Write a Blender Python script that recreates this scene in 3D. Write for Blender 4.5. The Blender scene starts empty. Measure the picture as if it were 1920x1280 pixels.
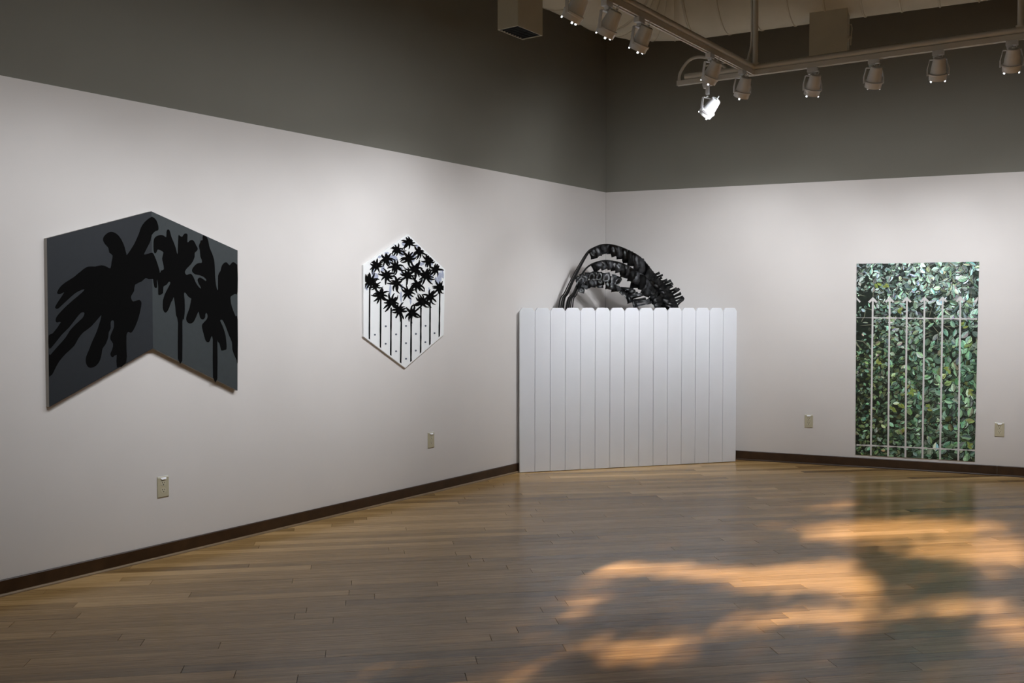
import bpy, bmesh, math, random
from mathutils import Vector, Matrix
from mathutils.geometry import tessellate_polygon

random.seed(7)
SC = bpy.context.scene
COL = SC.collection
PI = math.pi
R = math.radians

# ------------------------------------------------------------------ camera
FPX, W, H = 1770.0, 1920.0, 1280.0
EYE = Vector((0, 0, 1.366))
PITCH = math.atan(63.0 / FPX)
cd = bpy.data.cameras.new('camera')
cd.sensor_fit = 'HORIZONTAL'
cd.sensor_width = 36.0
cd.lens = FPX / W * 36.0
cd.clip_start = 0.05
cam = bpy.data.objects.new('camera', cd)
COL.objects.link(cam)
cam.location = EYE
cam.rotation_euler = (PI / 2 - PITCH, 0, 0)
SC.camera = cam
SC.view_settings.view_transform = 'Standard'
SC.view_settings.look = 'None'
SC.view_settings.gamma = 1.0
SC.view_settings.use_curve_mapping = False
SC.view_settings.exposure = 0.0

# ------------------------------------------------------------------ light levels
SKY = 0.75            # daylight that enters by the added window behind the camera
SUN = 12.5
SUN_COL = (1.0, 0.76, 0.60)
SUN_EL = R(22)
SPOT_COL = (0.93, 0.955, 1.0)
SPOT_W = 61.0
SPILL_W = 19.0
CP, SP = math.cos(PITCH), math.sin(PITCH)


def ray(px, py):
    cx, cy = px - W / 2, H / 2 - py
    return Vector((cx, FPX * CP + cy * SP, cy * CP - FPX * SP)).normalized()


def at_z(px, py, z):
    d = ray(px, py)
    return EYE + d * ((z - EYE.z) / d.z)


def at_plane(px, py, p0, n):
    d = ray(px, py)
    return EYE + d * ((p0 - EYE).dot(n) / d.dot(n))


def horiz(px):
    d = ray(px, 577.0)
    return Vector((d.x, d.y, 0)).normalized()


UP = Vector((0, 0, 1))
CORNER = at_z(1134, 845.5, 0)
dL = horiz(2254)                      # along the left wall, towards the corner
nL = Vector((dL.y, -dL.x, 0))         # out of the left wall into the room
dR = -horiz(-3186)                    # along the right wall, away from the corner
nR = Vector((dR.y, -dR.x, 0))
BAND = 2.455                           # height of the white lower wall

w = bpy.data.worlds.new('world')
SC.world = w
w.use_nodes = True
wn = w.node_tree.nodes
wn.clear()
wo = wn.new('ShaderNodeOutputWorld')
wb = wn.new('ShaderNodeBackground')
wb.inputs['Color'].default_value = (1.0, 0.93, 0.83, 1)
wb.inputs['Strength'].default_value = SKY
w.node_tree.links.new(wb.outputs[0], wo.inputs[0])

sun_dir = (dL * math.cos(SUN_EL) - UP * math.sin(SUN_EL)).normalized()
sd = bpy.data.lights.new('sun', 'SUN')
sd.energy = SUN
sd.color = SUN_COL
sd.angle = R(0.53)
so = bpy.data.objects.new('sun', sd)
COL.objects.link(so)
so.rotation_euler = sun_dir.to_track_quat('-Z', 'Y').to_euler()
so.location = (0, -8, 9)


# ------------------------------------------------------------------ materials
def mat(name, col, rough=0.6, spec=0.5, metal=0.0, var=0.0, vscale=8.0, bump=0.0, bscale=200.0, emit=None, estr=0.0, attr=None, coat=0.0):
    m = bpy.data.materials.new(name)
    m.use_nodes = True
    nt = m.node_tree
    b = nt.nodes['Principled BSDF']
    b.inputs['Base Color'].default_value = (*col, 1)
    b.inputs['Roughness'].default_value = rough
    b.inputs['Specular IOR Level'].default_value = spec
    b.inputs['Metallic'].default_value = metal
    b.inputs['Coat Weight'].default_value = coat
    tc = nt.nodes.new('ShaderNodeTexCoord')
    if attr:
        a = nt.nodes.new('ShaderNodeAttribute')
        a.attribute_name = attr
        nt.links.new(a.outputs['Color'], b.inputs['Base Color'])
    if var > 0:
        n = nt.nodes.new('ShaderNodeTexNoise')
        n.inputs['Scale'].default_value = vscale
        n.inputs['Detail'].default_value = 5
        nt.links.new(tc.outputs['Object'], n.inputs['Vector'])
        rp = nt.nodes.new('ShaderNodeValToRGB')
        rp.color_ramp.elements[0].position = 0.3
        rp.color_ramp.elements[1].position = 0.7
        rp.color_ramp.elements[0].color = (*[c * (1 - var) for c in col], 1)
        rp.color_ramp.elements[1].color = (*[min(1, c * (1 + var)) for c in col], 1)
        nt.links.new(n.outputs['Fac'], rp.inputs['Fac'])
        nt.links.new(rp.outputs['Color'], b.inputs['Base Color'])
    if bump > 0:
        n2 = nt.nodes.new('ShaderNodeTexNoise')
        n2.inputs['Scale'].default_value = bscale
        n2.inputs['Detail'].default_value = 3
        nt.links.new(tc.outputs['Object'], n2.inputs['Vector'])
        bm_ = nt.nodes.new('ShaderNodeBump')
        bm_.inputs['Strength'].default_value = bump
        bm_.inputs['Distance'].default_value = 0.002
        nt.links.new(n2.outputs['Fac'], bm_.inputs['Height'])
        nt.links.new(bm_.outputs['Normal'], b.inputs['Normal'])
    if emit:
        b.inputs['Emission Color'].default_value = (*emit, 1)
        b.inputs['Emission Strength'].default_value = estr
    return m


M = {}
M['white_wall'] = mat('white wall paint', (0.735, 0.705, 0.68), 0.75, 0.3, var=0.015, vscale=3, bump=0.12, bscale=260)
M['grey_wall'] = mat('grey wall paint', (0.22, 0.215, 0.183), 0.8, 0.3, var=0.02, vscale=3, bump=0.12, bscale=260)
M['ceiling'] = mat('dark ceiling paint', (0.045, 0.038, 0.028), 0.9, 0.2, var=0.1)
M['base'] = mat('dark stained wood', (0.045, 0.022, 0.010), 0.35, 0.5, var=0.25, vscale=14)
M['shoe'] = mat('tan shoe moulding', (0.26, 0.18, 0.10), 0.4, 0.5, var=0.15, vscale=20)
M['subfloor'] = mat('dark subfloor', (0.05, 0.03, 0.018), 0.9)
M['fence'] = mat('white satin paint on pickets', (0.82, 0.84, 0.88), 0.45, 0.4, var=0.012, vscale=6, bump=0.05, bscale=120)
M['canvas_dark'] = mat('dark slate paint', (0.022, 0.026, 0.031), 0.55, 0.35, var=0.05, vscale=30, bump=0.1, bscale=500)
M['canvas_mid'] = mat('mid slate paint', (0.046, 0.055, 0.058), 0.55, 0.35, var=0.05, vscale=30, bump=0.1, bscale=500)
M['canvas_side'] = mat('bare canvas edge', (0.35, 0.33, 0.30), 0.8, 0.2)
M['black_paint'] = mat('flat black paint', (0.003, 0.003, 0.003), 0.9, 0.08)
M['white_panel'] = mat('white gesso panel', (0.90, 0.92, 0.92), 0.6, 0.3, var=0.01, vscale=20)
M['grey_paint'] = mat('blue grey paint', (0.42, 0.46, 0.58), 0.6, 0.3, var=0.1, vscale=60)
M['dot_paint'] = mat('slate dot paint', (0.12, 0.14, 0.18), 0.6, 0.3)
M['leaf_base'] = mat('dark foliage print', (0.009, 0.018, 0.012), 0.35, 0.5, var=0.6, vscale=30)
M['leaf_print'] = mat('printed foliage', (0.1, 0.2, 0.1), 0.35, 0.45, attr='Col')
M['strip_white'] = mat('white paper strip', (0.70, 0.69, 0.68), 0.6, 0.3)
M['frond'] = mat('black coated paper', (0.006, 0.0065, 0.007), 0.38, 0.6, var=0.5, vscale=22)
M['frond_grey'] = mat('charcoal brushed paper', (0.06, 0.062, 0.068), 0.36, 0.6, var=0.85, vscale=26)  # same black strips, with gloss reflections put into the colour
M['frond_rib'] = mat('black stem', (0.006, 0.006, 0.006), 0.35, 0.5)
M['ivory'] = mat('ivory plastic', (0.52, 0.48, 0.34), 0.35, 0.5)
M['ivory_face'] = mat('ivory receptacle', (0.58, 0.54, 0.40), 0.35, 0.5)
M['slot'] = mat('dark slot', (0.02, 0.018, 0.012), 0.6)
M['white_plastic'] = mat('white plastic', (0.9, 0.9, 0.9), 0.3, 0.6)  # bright top-edge highlight of the outlets, put into the colour
M['duct'] = mat('beige duct paint', (0.52, 0.49, 0.39), 0.6, 0.3, var=0.06, vscale=5)
M['grille'] = mat('black register', (0.006, 0.006, 0.006), 0.6)
M['track'] = mat('off white enamel', (0.66, 0.65, 0.60), 0.45, 0.4, var=0.02)
M['lamp'] = mat('white lamp enamel', (0.76, 0.78, 0.80), 0.35, 0.5, var=0.02)
M['groove'] = mat('dark track slot', (0.03, 0.025, 0.02), 0.6)
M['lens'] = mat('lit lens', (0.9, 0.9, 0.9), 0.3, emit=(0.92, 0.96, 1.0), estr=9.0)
M['bark'] = mat('bark', (0.10, 0.07, 0.05), 0.9, var=0.3)
M['tree_leaf'] = mat('tree leaves', (0.05, 0.09, 0.03), 0.7, var=0.3)
M['lawn'] = mat('lawn', (0.06, 0.09, 0.03), 0.9, var=0.3)
M['frame'] = mat('dark window frame', (0.08, 0.07, 0.06), 0.5)

BDIR = horiz(960 + FPX * math.tan(math.atan(1294 / FPX) + R(45)))   # boards: 45 degrees to the left wall
BPER = Vector((-BDIR.y, BDIR.x, 0))
BANG = math.atan2(BDIR.y, BDIR.x)


def plank_material():
    m = bpy.data.materials.new('bamboo plank')
    m.use_nodes = True
    nt = m.node_tree
    b = nt.nodes['Principled BSDF']
    L = nt.links.new
    tc = nt.nodes.new('ShaderNodeTexCoord')
    at = nt.nodes.new('ShaderNodeAttribute')
    at.attribute_name = 'tone'
    sep = nt.nodes.new('ShaderNodeSeparateColor')
    L(at.outputs['Color'], sep.inputs[0])
    rot = nt.nodes.new('ShaderNodeVectorRotate')
    rot.rotation_type = 'Z_AXIS'
    rot.inputs['Angle'].default_value = -BANG
    L(tc.outputs['Object'], rot.inputs['Vector'])
    off = nt.nodes.new('ShaderNodeVectorMath')
    off.operation = 'MULTIPLY_ADD'
    off.inputs[1].default_value = (1.6, 75, 1)
    comb = nt.nodes.new('ShaderNodeCombineXYZ')
    mul = nt.nodes.new('ShaderNodeMath')
    mul.operation = 'MULTIPLY'
    mul.inputs[1].default_value = 57.0
    L(sep.outputs[1], mul.inputs[0])
    L(mul.outputs[0], comb.inputs['X'])
    L(mul.outputs[0], comb.inputs['Z'])
    L(rot.outputs[0], off.inputs[0])
    L(comb.outputs[0], off.inputs[2])
    n = nt.nodes.new('ShaderNodeTexNoise')
    n.inputs['Scale'].default_value = 1.0
    n.inputs['Detail'].default_value = 6
    n.inputs['Roughness'].default_value = 0.65
    L(off.outputs[0], n.inputs['Vector'])
    off2 = nt.nodes.new('ShaderNodeVectorMath')
    off2.operation = 'MULTIPLY_ADD'
    off2.inputs[1].default_value = (9, 330, 1)
    L(rot.outputs[0], off2.inputs[0])
    L(comb.outputs[0], off2.inputs[2])
    n2 = nt.nodes.new('ShaderNodeTexNoise')
    n2.inputs['Scale'].default_value = 1.0
    n2.inputs['Detail'].default_value = 3
    L(off2.outputs[0], n2.inputs['Vector'])
    add = nt.nodes.new('ShaderNodeMath')           # tone + grain
    add.operation = 'MULTIPLY_ADD'
    add.inputs[1].default_value = 0.85
    L(n.outputs['Fac'], add.inputs[0])
    sub = nt.nodes.new('ShaderNodeMath')
    sub.operation = 'SUBTRACT'
    sub.inputs[1].default_value = 0.42
    L(sep.outputs[0], sub.inputs[0])
    L(sub.outputs[0], add.inputs[2])
    add2 = nt.nodes.new('ShaderNodeMath')
    add2.operation = 'MULTIPLY_ADD'
    add2.inputs[1].default_value = 0.75
    L(n2.outputs['Fac'], add2.inputs[0])
    s2 = nt.nodes.new('ShaderNodeMath')
    s2.operation = 'SUBTRACT'
    s2.inputs[1].default_value = 0.37
    L(add.outputs[0], s2.inputs[0])
    L(s2.outputs[0], add2.inputs[2])
    rp = nt.nodes.new('ShaderNodeValToRGB')
    e = rp.color_ramp.elements
    e[0].position, e[0].color = 0.1, (0.190, 0.108, 0.040, 1)
    e[1].position, e[1].color = 0.95, (0.800, 0.530, 0.250, 1)
    k = e.new(0.5)
    k.color = (0.475, 0.295, 0.115, 1)
    L(add2.outputs[0], rp.inputs['Fac'])
    L(rp.outputs['Color'], b.inputs['Base Color'])
    b.inputs['Roughness'].default_value = 0.22
    b.inputs['Specular IOR Level'].default_value = 0.36
    bp = nt.nodes.new('ShaderNodeBump')
    bp.inputs['Strength'].default_value = 0.06
    bp.inputs['Distance'].default_value = 0.001
    L(n.outputs['Fac'], bp.inputs['Height'])
    L(bp.outputs['Normal'], b.inputs['Normal'])
    return m


M['plank'] = plank_material()


# ------------------------------------------------------------------ mesh helpers
def link(name, me, m=None, parent=None, mw=None):
    o = bpy.data.objects.new(name, me)
    COL.objects.link(o)
    if m is not None and hasattr(me, 'materials') and not me.materials:
        for x in (m if isinstance(m, (list, tuple)) else [m]):
            me.materials.append(x)
    if parent is not None:
        o.parent = parent
    if mw is not None:
        o.matrix_local = mw
    return o


def obj(name, bm, m, parent=None, mw=None, smooth=False):
    bmesh.ops.recalc_face_normals(bm, faces=bm.faces)
    me = bpy.data.meshes.new(name)
    bm.to_mesh(me)
    bm.free()
    if smooth:
        me.shade_smooth()
        if smooth != 'all':
            me.set_sharp_from_angle(angle=R(38))
    return link(name, me, m, parent, mw)


def thing(name, label, cat, mw=None, group=None):
    o = bpy.data.objects.new(name, None)
    o.empty_display_size = 0.1
    COL.objects.link(o)
    if mw is not None:
        o.matrix_world = mw
    o['label'] = label
    o['category'] = cat
    if group:
        o['group'] = group
    return o


def structure(o):
    o['kind'] = 'structure'
    return o


def box(bm, x0, x1, y0, y1, z0, z1, bevel=0.0, mw=None):
    vs = [bm.verts.new(v) for v in ((x0, y0, z0), (x1, y0, z0), (x1, y1, z0), (x0, y1, z0), (x0, y0, z1), (x1, y0, z1), (x1, y1, z1), (x0, y1, z1))]
    fs = [bm.faces.new([vs[i] for i in q]) for q in ((0, 3, 2, 1), (4, 5, 6, 7), (0, 1, 5, 4), (1, 2, 6, 5), (2, 3, 7, 6), (3, 0, 4, 7))]
    if bevel:
        es = list({e for f in fs for e in f.edges})
        r = bmesh.ops.bevel(bm, geom=es, offset=bevel, segments=2, affect='EDGES', profile=0.6)
        vs = list({v for f in r['faces'] for v in f.verts} | {v for v in vs if v.is_valid})
    if mw is not None:
        bmesh.ops.transform(bm, matrix=mw, verts=vs)
    return vs


def prism(bm, pts, y0, y1):
    """polygon given in (x, z), pulled from y0 (front) to y1"""
    a = [bm.verts.new((p[0], y0, p[1])) for p in pts]
    b = [bm.verts.new((p[0], y1, p[1])) for p in pts]
    n = len(pts)
    tri = tessellate_polygon([[Vector((p[0], p[1], 0)) for p in pts]])
    for t in tri:
        try:
            bm.faces.new([a[i] for i in t])
            bm.faces.new([b[i] for i in reversed(t)])
        except ValueError:
            pass
    for i in range(n):
        try:
            bm.faces.new((a[i], a[(i + 1) % n], b[(i + 1) % n], b[i]))
        except ValueError:
            pass


def flat(bm, pts, y):
    a = [bm.verts.new((p[0], y, p[1])) for p in pts]
    for t in tessellate_polygon([[Vector((p[0], p[1], 0)) for p in pts]]):
        try:
            bm.faces.new([a[i] for i in t])
        except ValueError:
            pass


def tube(bm, pts, r, seg=10, caps=True):
    pts = [Vector(p) for p in pts]
    rs = r if isinstance(r, (list, tuple)) else [r] * len(pts)
    rings = []
    side = None
    for i, p in enumerate(pts):
        if i == 0:
            t = pts[1] - p
        elif i == len(pts) - 1:
            t = p - pts[i - 1]
        else:
            t = (pts[i + 1] - p).normalized() + (p - pts[i - 1]).normalized()
        t.normalize()
        if side is None:
            side = t.cross(UP if abs(t.z) < 0.95 else Vector((1, 0, 0)))
        side = (side - t * side.dot(t)).normalized()
        up = side.cross(t)
        rings.append([bm.verts.new(p + (side * math.cos(2 * PI * k / seg) + up * math.sin(2 * PI * k / seg)) * rs[i]) for k in range(seg)])
    for a, b in zip(rings, rings[1:]):
        for k in range(seg):
            bm.faces.new((a[k], a[(k + 1) % seg], b[(k + 1) % seg], b[k]))
    if caps:
        bm.faces.new(list(reversed(rings[0])))
        bm.faces.new(rings[-1])


def lathe(bm, prof, seg=24, mw=None):
    """profile of (r, z) turned about local Z"""
    rings = []
    vs = []
    for r, z in prof:
        if r < 1e-6:
            v = bm.verts.new((0, 0, z))
            rings.append([v])
            vs.append(v)
        else:
            ring = [bm.verts.new((r * math.cos(2 * PI * k / seg), r * math.sin(2 * PI * k / seg), z)) for k in range(seg)]
            rings.append(ring)
            vs += ring
    for a, b in zip(rings, rings[1:]):
        for k in range(seg):
            q = [a[k % len(a)], a[(k + 1) % len(a)], b[(k + 1) % len(b)], b[k % len(b)]]
            q2 = []
            for v in q:
                if v not in q2:
                    q2.append(v)
            if len(q2) >= 3:
                bm.faces.new(q2)
    if mw is not None:
        bmesh.ops.transform(bm, matrix=mw, verts=vs)


def catmull(pts, k=4, closed=True):
    out = []
    n = len(pts)
    for i in range(n if closed else n - 1):
        if closed:
            p0, p1, p2, p3 = pts[(i - 1) % n], pts[i], pts[(i + 1) % n], pts[(i + 2) % n]
        else:
            p0, p1, p2, p3 = pts[max(i - 1, 0)], pts[i], pts[i + 1], pts[min(i + 2, n - 1)]
        for j in range(k):
            t = j / k
            out.append(tuple(0.5 * ((2 * b) + (-a + c) * t + (2 * a - 5 * b + 4 * c - d) * t * t + (-a + 3 * b - 3 * c + d) * t ** 3)
                             for a, b, c, d in zip(p0, p1, p2, p3)))
    if not closed:
        out.append(tuple(pts[-1]))
    return out


def frame(o, x, z=UP):
    """matrix with X along x, Z up, Y = z cross x (into the wall for a wall seen from the room)"""
    y = z.cross(x)
    m = Matrix((x, y, z)).transposed().to_4x4()
    m.translation = o
    return m


FL = frame(CORNER, dL)        # local y points INTO the left wall
FR = frame(CORNER, dR)
FLi, FRi = FL.inverted(), FR.inverted()


def on_wall(side, px, py, off=0.0):
    """wall coordinates (x along the wall, z) of a point that stands 'off' proud of the wall"""
    n = nL if side == 'L' else nR
    p = at_plane(px, py, CORNER + n * off, n)
    q = (FLi if side == 'L' else FRi) @ p
    return (q.x, q.z)


# ------------------------------------------------------------------ room shell
# plan coordinates: s runs from the corner back along the left wall, t out into the room
def plan(s, t, z=0.0):
    return CORNER - dL * s + nL * t + UP * z


S_BACK, T_FAR, CEIL = 11.0, 10.0, 4.85
tt = T_FAR / dR.dot(nL)
s_far = -dR.dot(dL) * tt
ROOM = [plan(0, 0), plan(S_BACK, 0), plan(S_BACK, T_FAR), plan(s_far, T_FAR)]
TH = 0.15


def wall_slab(name, fr, x0, x1, z0, z1, m, parent=None, y0=0.0, y1=TH):
    bm = bmesh.new()
    box(bm, x0, x1, y0, y1, z0, z1)
    return obj(name, bm, m, parent, None if parent else fr)


wall_left = structure(wall_slab('wall_left', FL, -S_BACK - TH, TH, 0, CEIL, M['grey_wall']))
wall_slab('lower_panel', None, -S_BACK, -0.004, 0, BAND, M['white_wall'], wall_left, -0.004, 0.0)
LR = tt
wall_right = structure(wall_slab('wall_right', FR, 0.0, LR + TH, 0, CEIL, M['grey_wall']))
wall_slab('lower_panel', None, 0.004, LR, 0, BAND, M['white_wall'], wall_right, -0.004, 0.0)
# back wall with an unseen window, added to let the sun in
FB = frame(plan(S_BACK, 0), -nL)      # x runs towards the left wall; room is at -y
WX0, WX1, WZ0, WZ1 = -8.6, -2.0, 1.0, 4.35
bm = bmesh.new()
box(bm, WX1, TH, 0, TH, 0, CEIL)
box(bm, -T_FAR - TH, WX0, 0, TH, 0, CEIL)
box(bm, WX0, WX1, 0, TH, 0, WZ0)
box(bm, WX0, WX1, 0, TH, WZ1, CEIL)
wall_back = structure(obj('wall_back', bm, M['grey_wall'], None, FB))
bm = bmesh.new()
for a, b, c, d in ((WX0, WX0 + 0.06, WZ0, WZ1), (WX1 - 0.06, WX1, WZ0, WZ1), (WX0, WX1, WZ0, WZ0 + 0.06), (WX0, WX1, WZ1 - 0.06, WZ1)):
    box(bm, a, b, 0.03, 0.12, c, d)
window = structure(obj('window_1', bm, M['frame'], None, FB))
fs = frame(plan(s_far, T_FAR), -dL)
bm = bmesh.new()
box(bm, -0.1, S_BACK - s_far + TH, 0, TH, 0, CEIL)
structure(obj('wall_far', bm, M['grey_wall'], None, fs))


def poly_slab(name, pts, z0, z1, m):
    bm = bmesh.new()
    a = [bm.verts.new((p.x, p.y, z0)) for p in pts]
    b = [bm.verts.new((p.x, p.y, z1)) for p in pts]
    n = len(pts)
    bm.faces.new(a)
    bm.faces.new(b)
    for i in range(n):
        bm.faces.new((a[i], a[(i + 1) % n], b[(i + 1) % n], b[i]))
    return structure(obj(name, bm, m))


poly_slab('ceiling', ROOM, CEIL, CEIL + 0.1, M['ceiling'])
floor = poly_slab('floor', ROOM, -0.06, -0.014, M['subfloor'])

# ------------------------------------------------------------------ floor boards
def clip_poly(poly, planes):
    for p0, n in planes:
        out = []
        for i in range(len(poly)):
            a, b = poly[i], poly[(i + 1) % len(poly)]
            da, db = (a - p0).dot(n), (b - p0).dot(n)
            if da >= 0:
                out.append(a)
            if da * db < 0:
                out.append(a + (b - a) * (da / (da - db)))
        poly = out
        if len(poly) < 3:
            return []
    return poly


cen = sum(ROOM, Vector()) / 4
planes = []
for i in range(4):
    a, b = ROOM[i], ROOM[(i + 1) % 4]
    n = Vector((-(b - a).y, (b - a).x, 0)).normalized()
    if (cen - a).dot(n) < 0:
        n = -n
    planes.append((a, n))


def project(p):
    d = p - EYE
    z = d.y * CP - d.z * SP
    if z < 0.3:
        return None
    return (W / 2 + FPX * d.x / z, H / 2 - FPX * (d.y * SP + d.z * CP) / z)


RW = 0.080
rng = random.Random(11)
boards = []
ps = [p.dot(BDIR) for p in ROOM]
qs = [p.dot(BPER) for p in ROOM]
q = min(qs)
while q < max(qs):
    p = min(ps) - rng.uniform(0, 1.8)
    while p < max(ps):
        ln = rng.choice((0.9, 1.2, 1.5, 1.8, 1.8)) * rng.uniform(0.95, 1.05)
        g, e = 0.0005, 0.0011
        rect = [BDIR * (p + e) + BPER * (q + g), BDIR * (p + ln - e) + BPER * (q + g),
                BDIR * (p + ln - e) + BPER * (q + RW - g), BDIR * (p + e) + BPER * (q + RW - g)]
        c = clip_poly(rect, planes)
        if len(c) >= 3:
            tone = min(1, max(0, rng.gauss(0.5, 0.145)))
            boards.append((c, tone, rng.random(), rng.uniform(-0.0003, 0.0)))
        p += ln
    q += RW


def seen_area(c):
    pts = []
    for v in c:
        pr = project(v)
        if pr is None:
            return 0
        pts.append((min(max(pr[0], 0), W), min(max(pr[1], 0), H)))
    return abs(sum(pts[i][0] * pts[(i + 1) % len(pts)][1] - pts[(i + 1) % len(pts)][0] * pts[i][1] for i in range(len(pts)))) / 2


def board_mesh(lst):
    verts, faces, tones = [], [], []
    for c, tone, rnd, dz in lst:
        b = len(verts)
        n = len(c)
        for v in c:
            verts.append((v.x, v.y, -0.014))
            tones.append((tone, rnd, 0, 1))
        for v in c:
            verts.append((v.x, v.y, dz))
            tones.append((tone, rnd, 0, 1))
        faces.append(list(range(b + n, b + 2 * n)))
        for i in range(n):
            j = (i + 1) % n
            faces.append([b + i, b + j, b + n + j, b + n + i])
    me = bpy.data.meshes.new('plank')
    me.from_pydata(verts, [], faces)
    ca = me.color_attributes.new('tone', 'FLOAT_COLOR', 'POINT')
    for i, t in enumerate(tones):
        ca.data[i].color = t
    return me


boards.sort(key=lambda b: -seen_area(b[0]))
for b in boards[:300]:
    link('plank', board_mesh([b]), M['plank'], floor)
rest = link('remaining_planks', board_mesh(boards[300:]), M['plank'], floor)
rest['kind'] = 'stuff'

# ------------------------------------------------------------------ baseboards
def baseboard(name, fr, x0, x1, joints, shoe_m, hgt):
    root = bpy.data.objects.new(name, None)
    COL.objects.link(root)
    root.matrix_world = fr
    structure(root)
    xs = [x0] + joints + [x1]
    for a, b in zip(xs, xs[1:]):
        bm = bmesh.new()
        pr = [(-0.004, 0), (-0.014, 0), (-0.014, hgt - 0.004), (-0.011, hgt), (-0.004, hgt)]
        va = [bm.verts.new((a + 0.0006, y, z)) for y, z in pr]
        vb = [bm.verts.new((b - 0.0006, y, z)) for y, z in pr]
        bm.faces.new(va)
        bm.faces.new(vb)
        for i in range(5):
            bm.faces.new((va[i], va[(i + 1) % 5], vb[(i + 1) % 5], vb[i]))
        obj('board', bm, M['base'], root)
    bm = bmesh.new()
    pr = [(-0.014, 0), (-0.023, 0), (-0.022, 0.006), (-0.018, 0.011), (-0.014, 0.013)]
    va = [bm.verts.new((x0, y, z)) for y, z in pr]
    vb = [bm.verts.new((x1, y, z)) for y, z in pr]
    bm.faces.new(va)
    bm.faces.new(vb)
    for i in range(5):
        bm.faces.new((va[i], va[(i + 1) % 5], vb[(i + 1) % 5], vb[i]))
    obj('shoe_moulding', bm, shoe_m, root)


jx = on_wall('L', 641, 955)[0]
baseboard('baseboard_left', FL, -S_BACK, -0.03, [jx - 2.44, jx], M['shoe'], 0.078)
baseboard('baseboard_right', FR, 0.03, LR - 0.01, [on_wall('R', 1869, 885)[0]], M['base'], 0.082)

# ------------------------------------------------------------------ picket fence
fa, fb = at_z(974, 886.5, 0), at_z(1379.5, 865.5, 0)
fdir = (fb - fa).normalized()
fn = Vector((fdir.y, -fdir.x, 0))     # towards the camera
flen = (fb - fa).length
FF = frame(fa, fdir)                  # local y away from the camera
fence = thing('picket_fence', 'white dog-eared picket fence panel standing across the gallery corner', 'fence', FF)
NP = 15
pw = flen / NP
FH, EZ, EX = 1.367, 0.030, 0.022
for i in range(NP):
    x0, x1 = i * pw + 0.0013, (i + 1) * pw - 0.0013
    pts = [(x0, 0.004), (x1, 0.004), (x1, FH - EZ), (x1 - EX, FH), (x0 + EX, FH), (x0, FH - EZ)]
    bm = bmesh.new()
    prism(bm, pts, 0.0, 0.016)
    es = [e for e in bm.edges if all(abs(v.co.y) < 1e-5 for v in e.verts) and len({f.normal.to_tuple(1) for f in e.link_faces}) > 0]
    bmesh.ops.recalc_face_normals(bm, faces=bm.faces)
    es = [e for e in bm.edges if e.calc_face_angle(0) > 1.0 and all(abs(v.co.y) < 1e-5 for v in e.verts)]
    bmesh.ops.bevel(bm, geom=es, offset=0.0016, segments=1, affect='EDGES')
    obj('picket', bm, M['fence'], fence)
for z in (0.32, 1.05):
    bm = bmesh.new()
    box(bm, 0.09, flen - 0.09, 0.016, 0.050, z, z + 0.085, 0.002)
    obj('rail', bm, M['fence'], fence)
for x in (0.35, flen - 0.35):
    bm = bmesh.new()
    box(bm, x, x + 0.03, 0.0165, 0.05, 0, 0.32)
    obj('foot', bm, M['fence'], fence)

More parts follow.
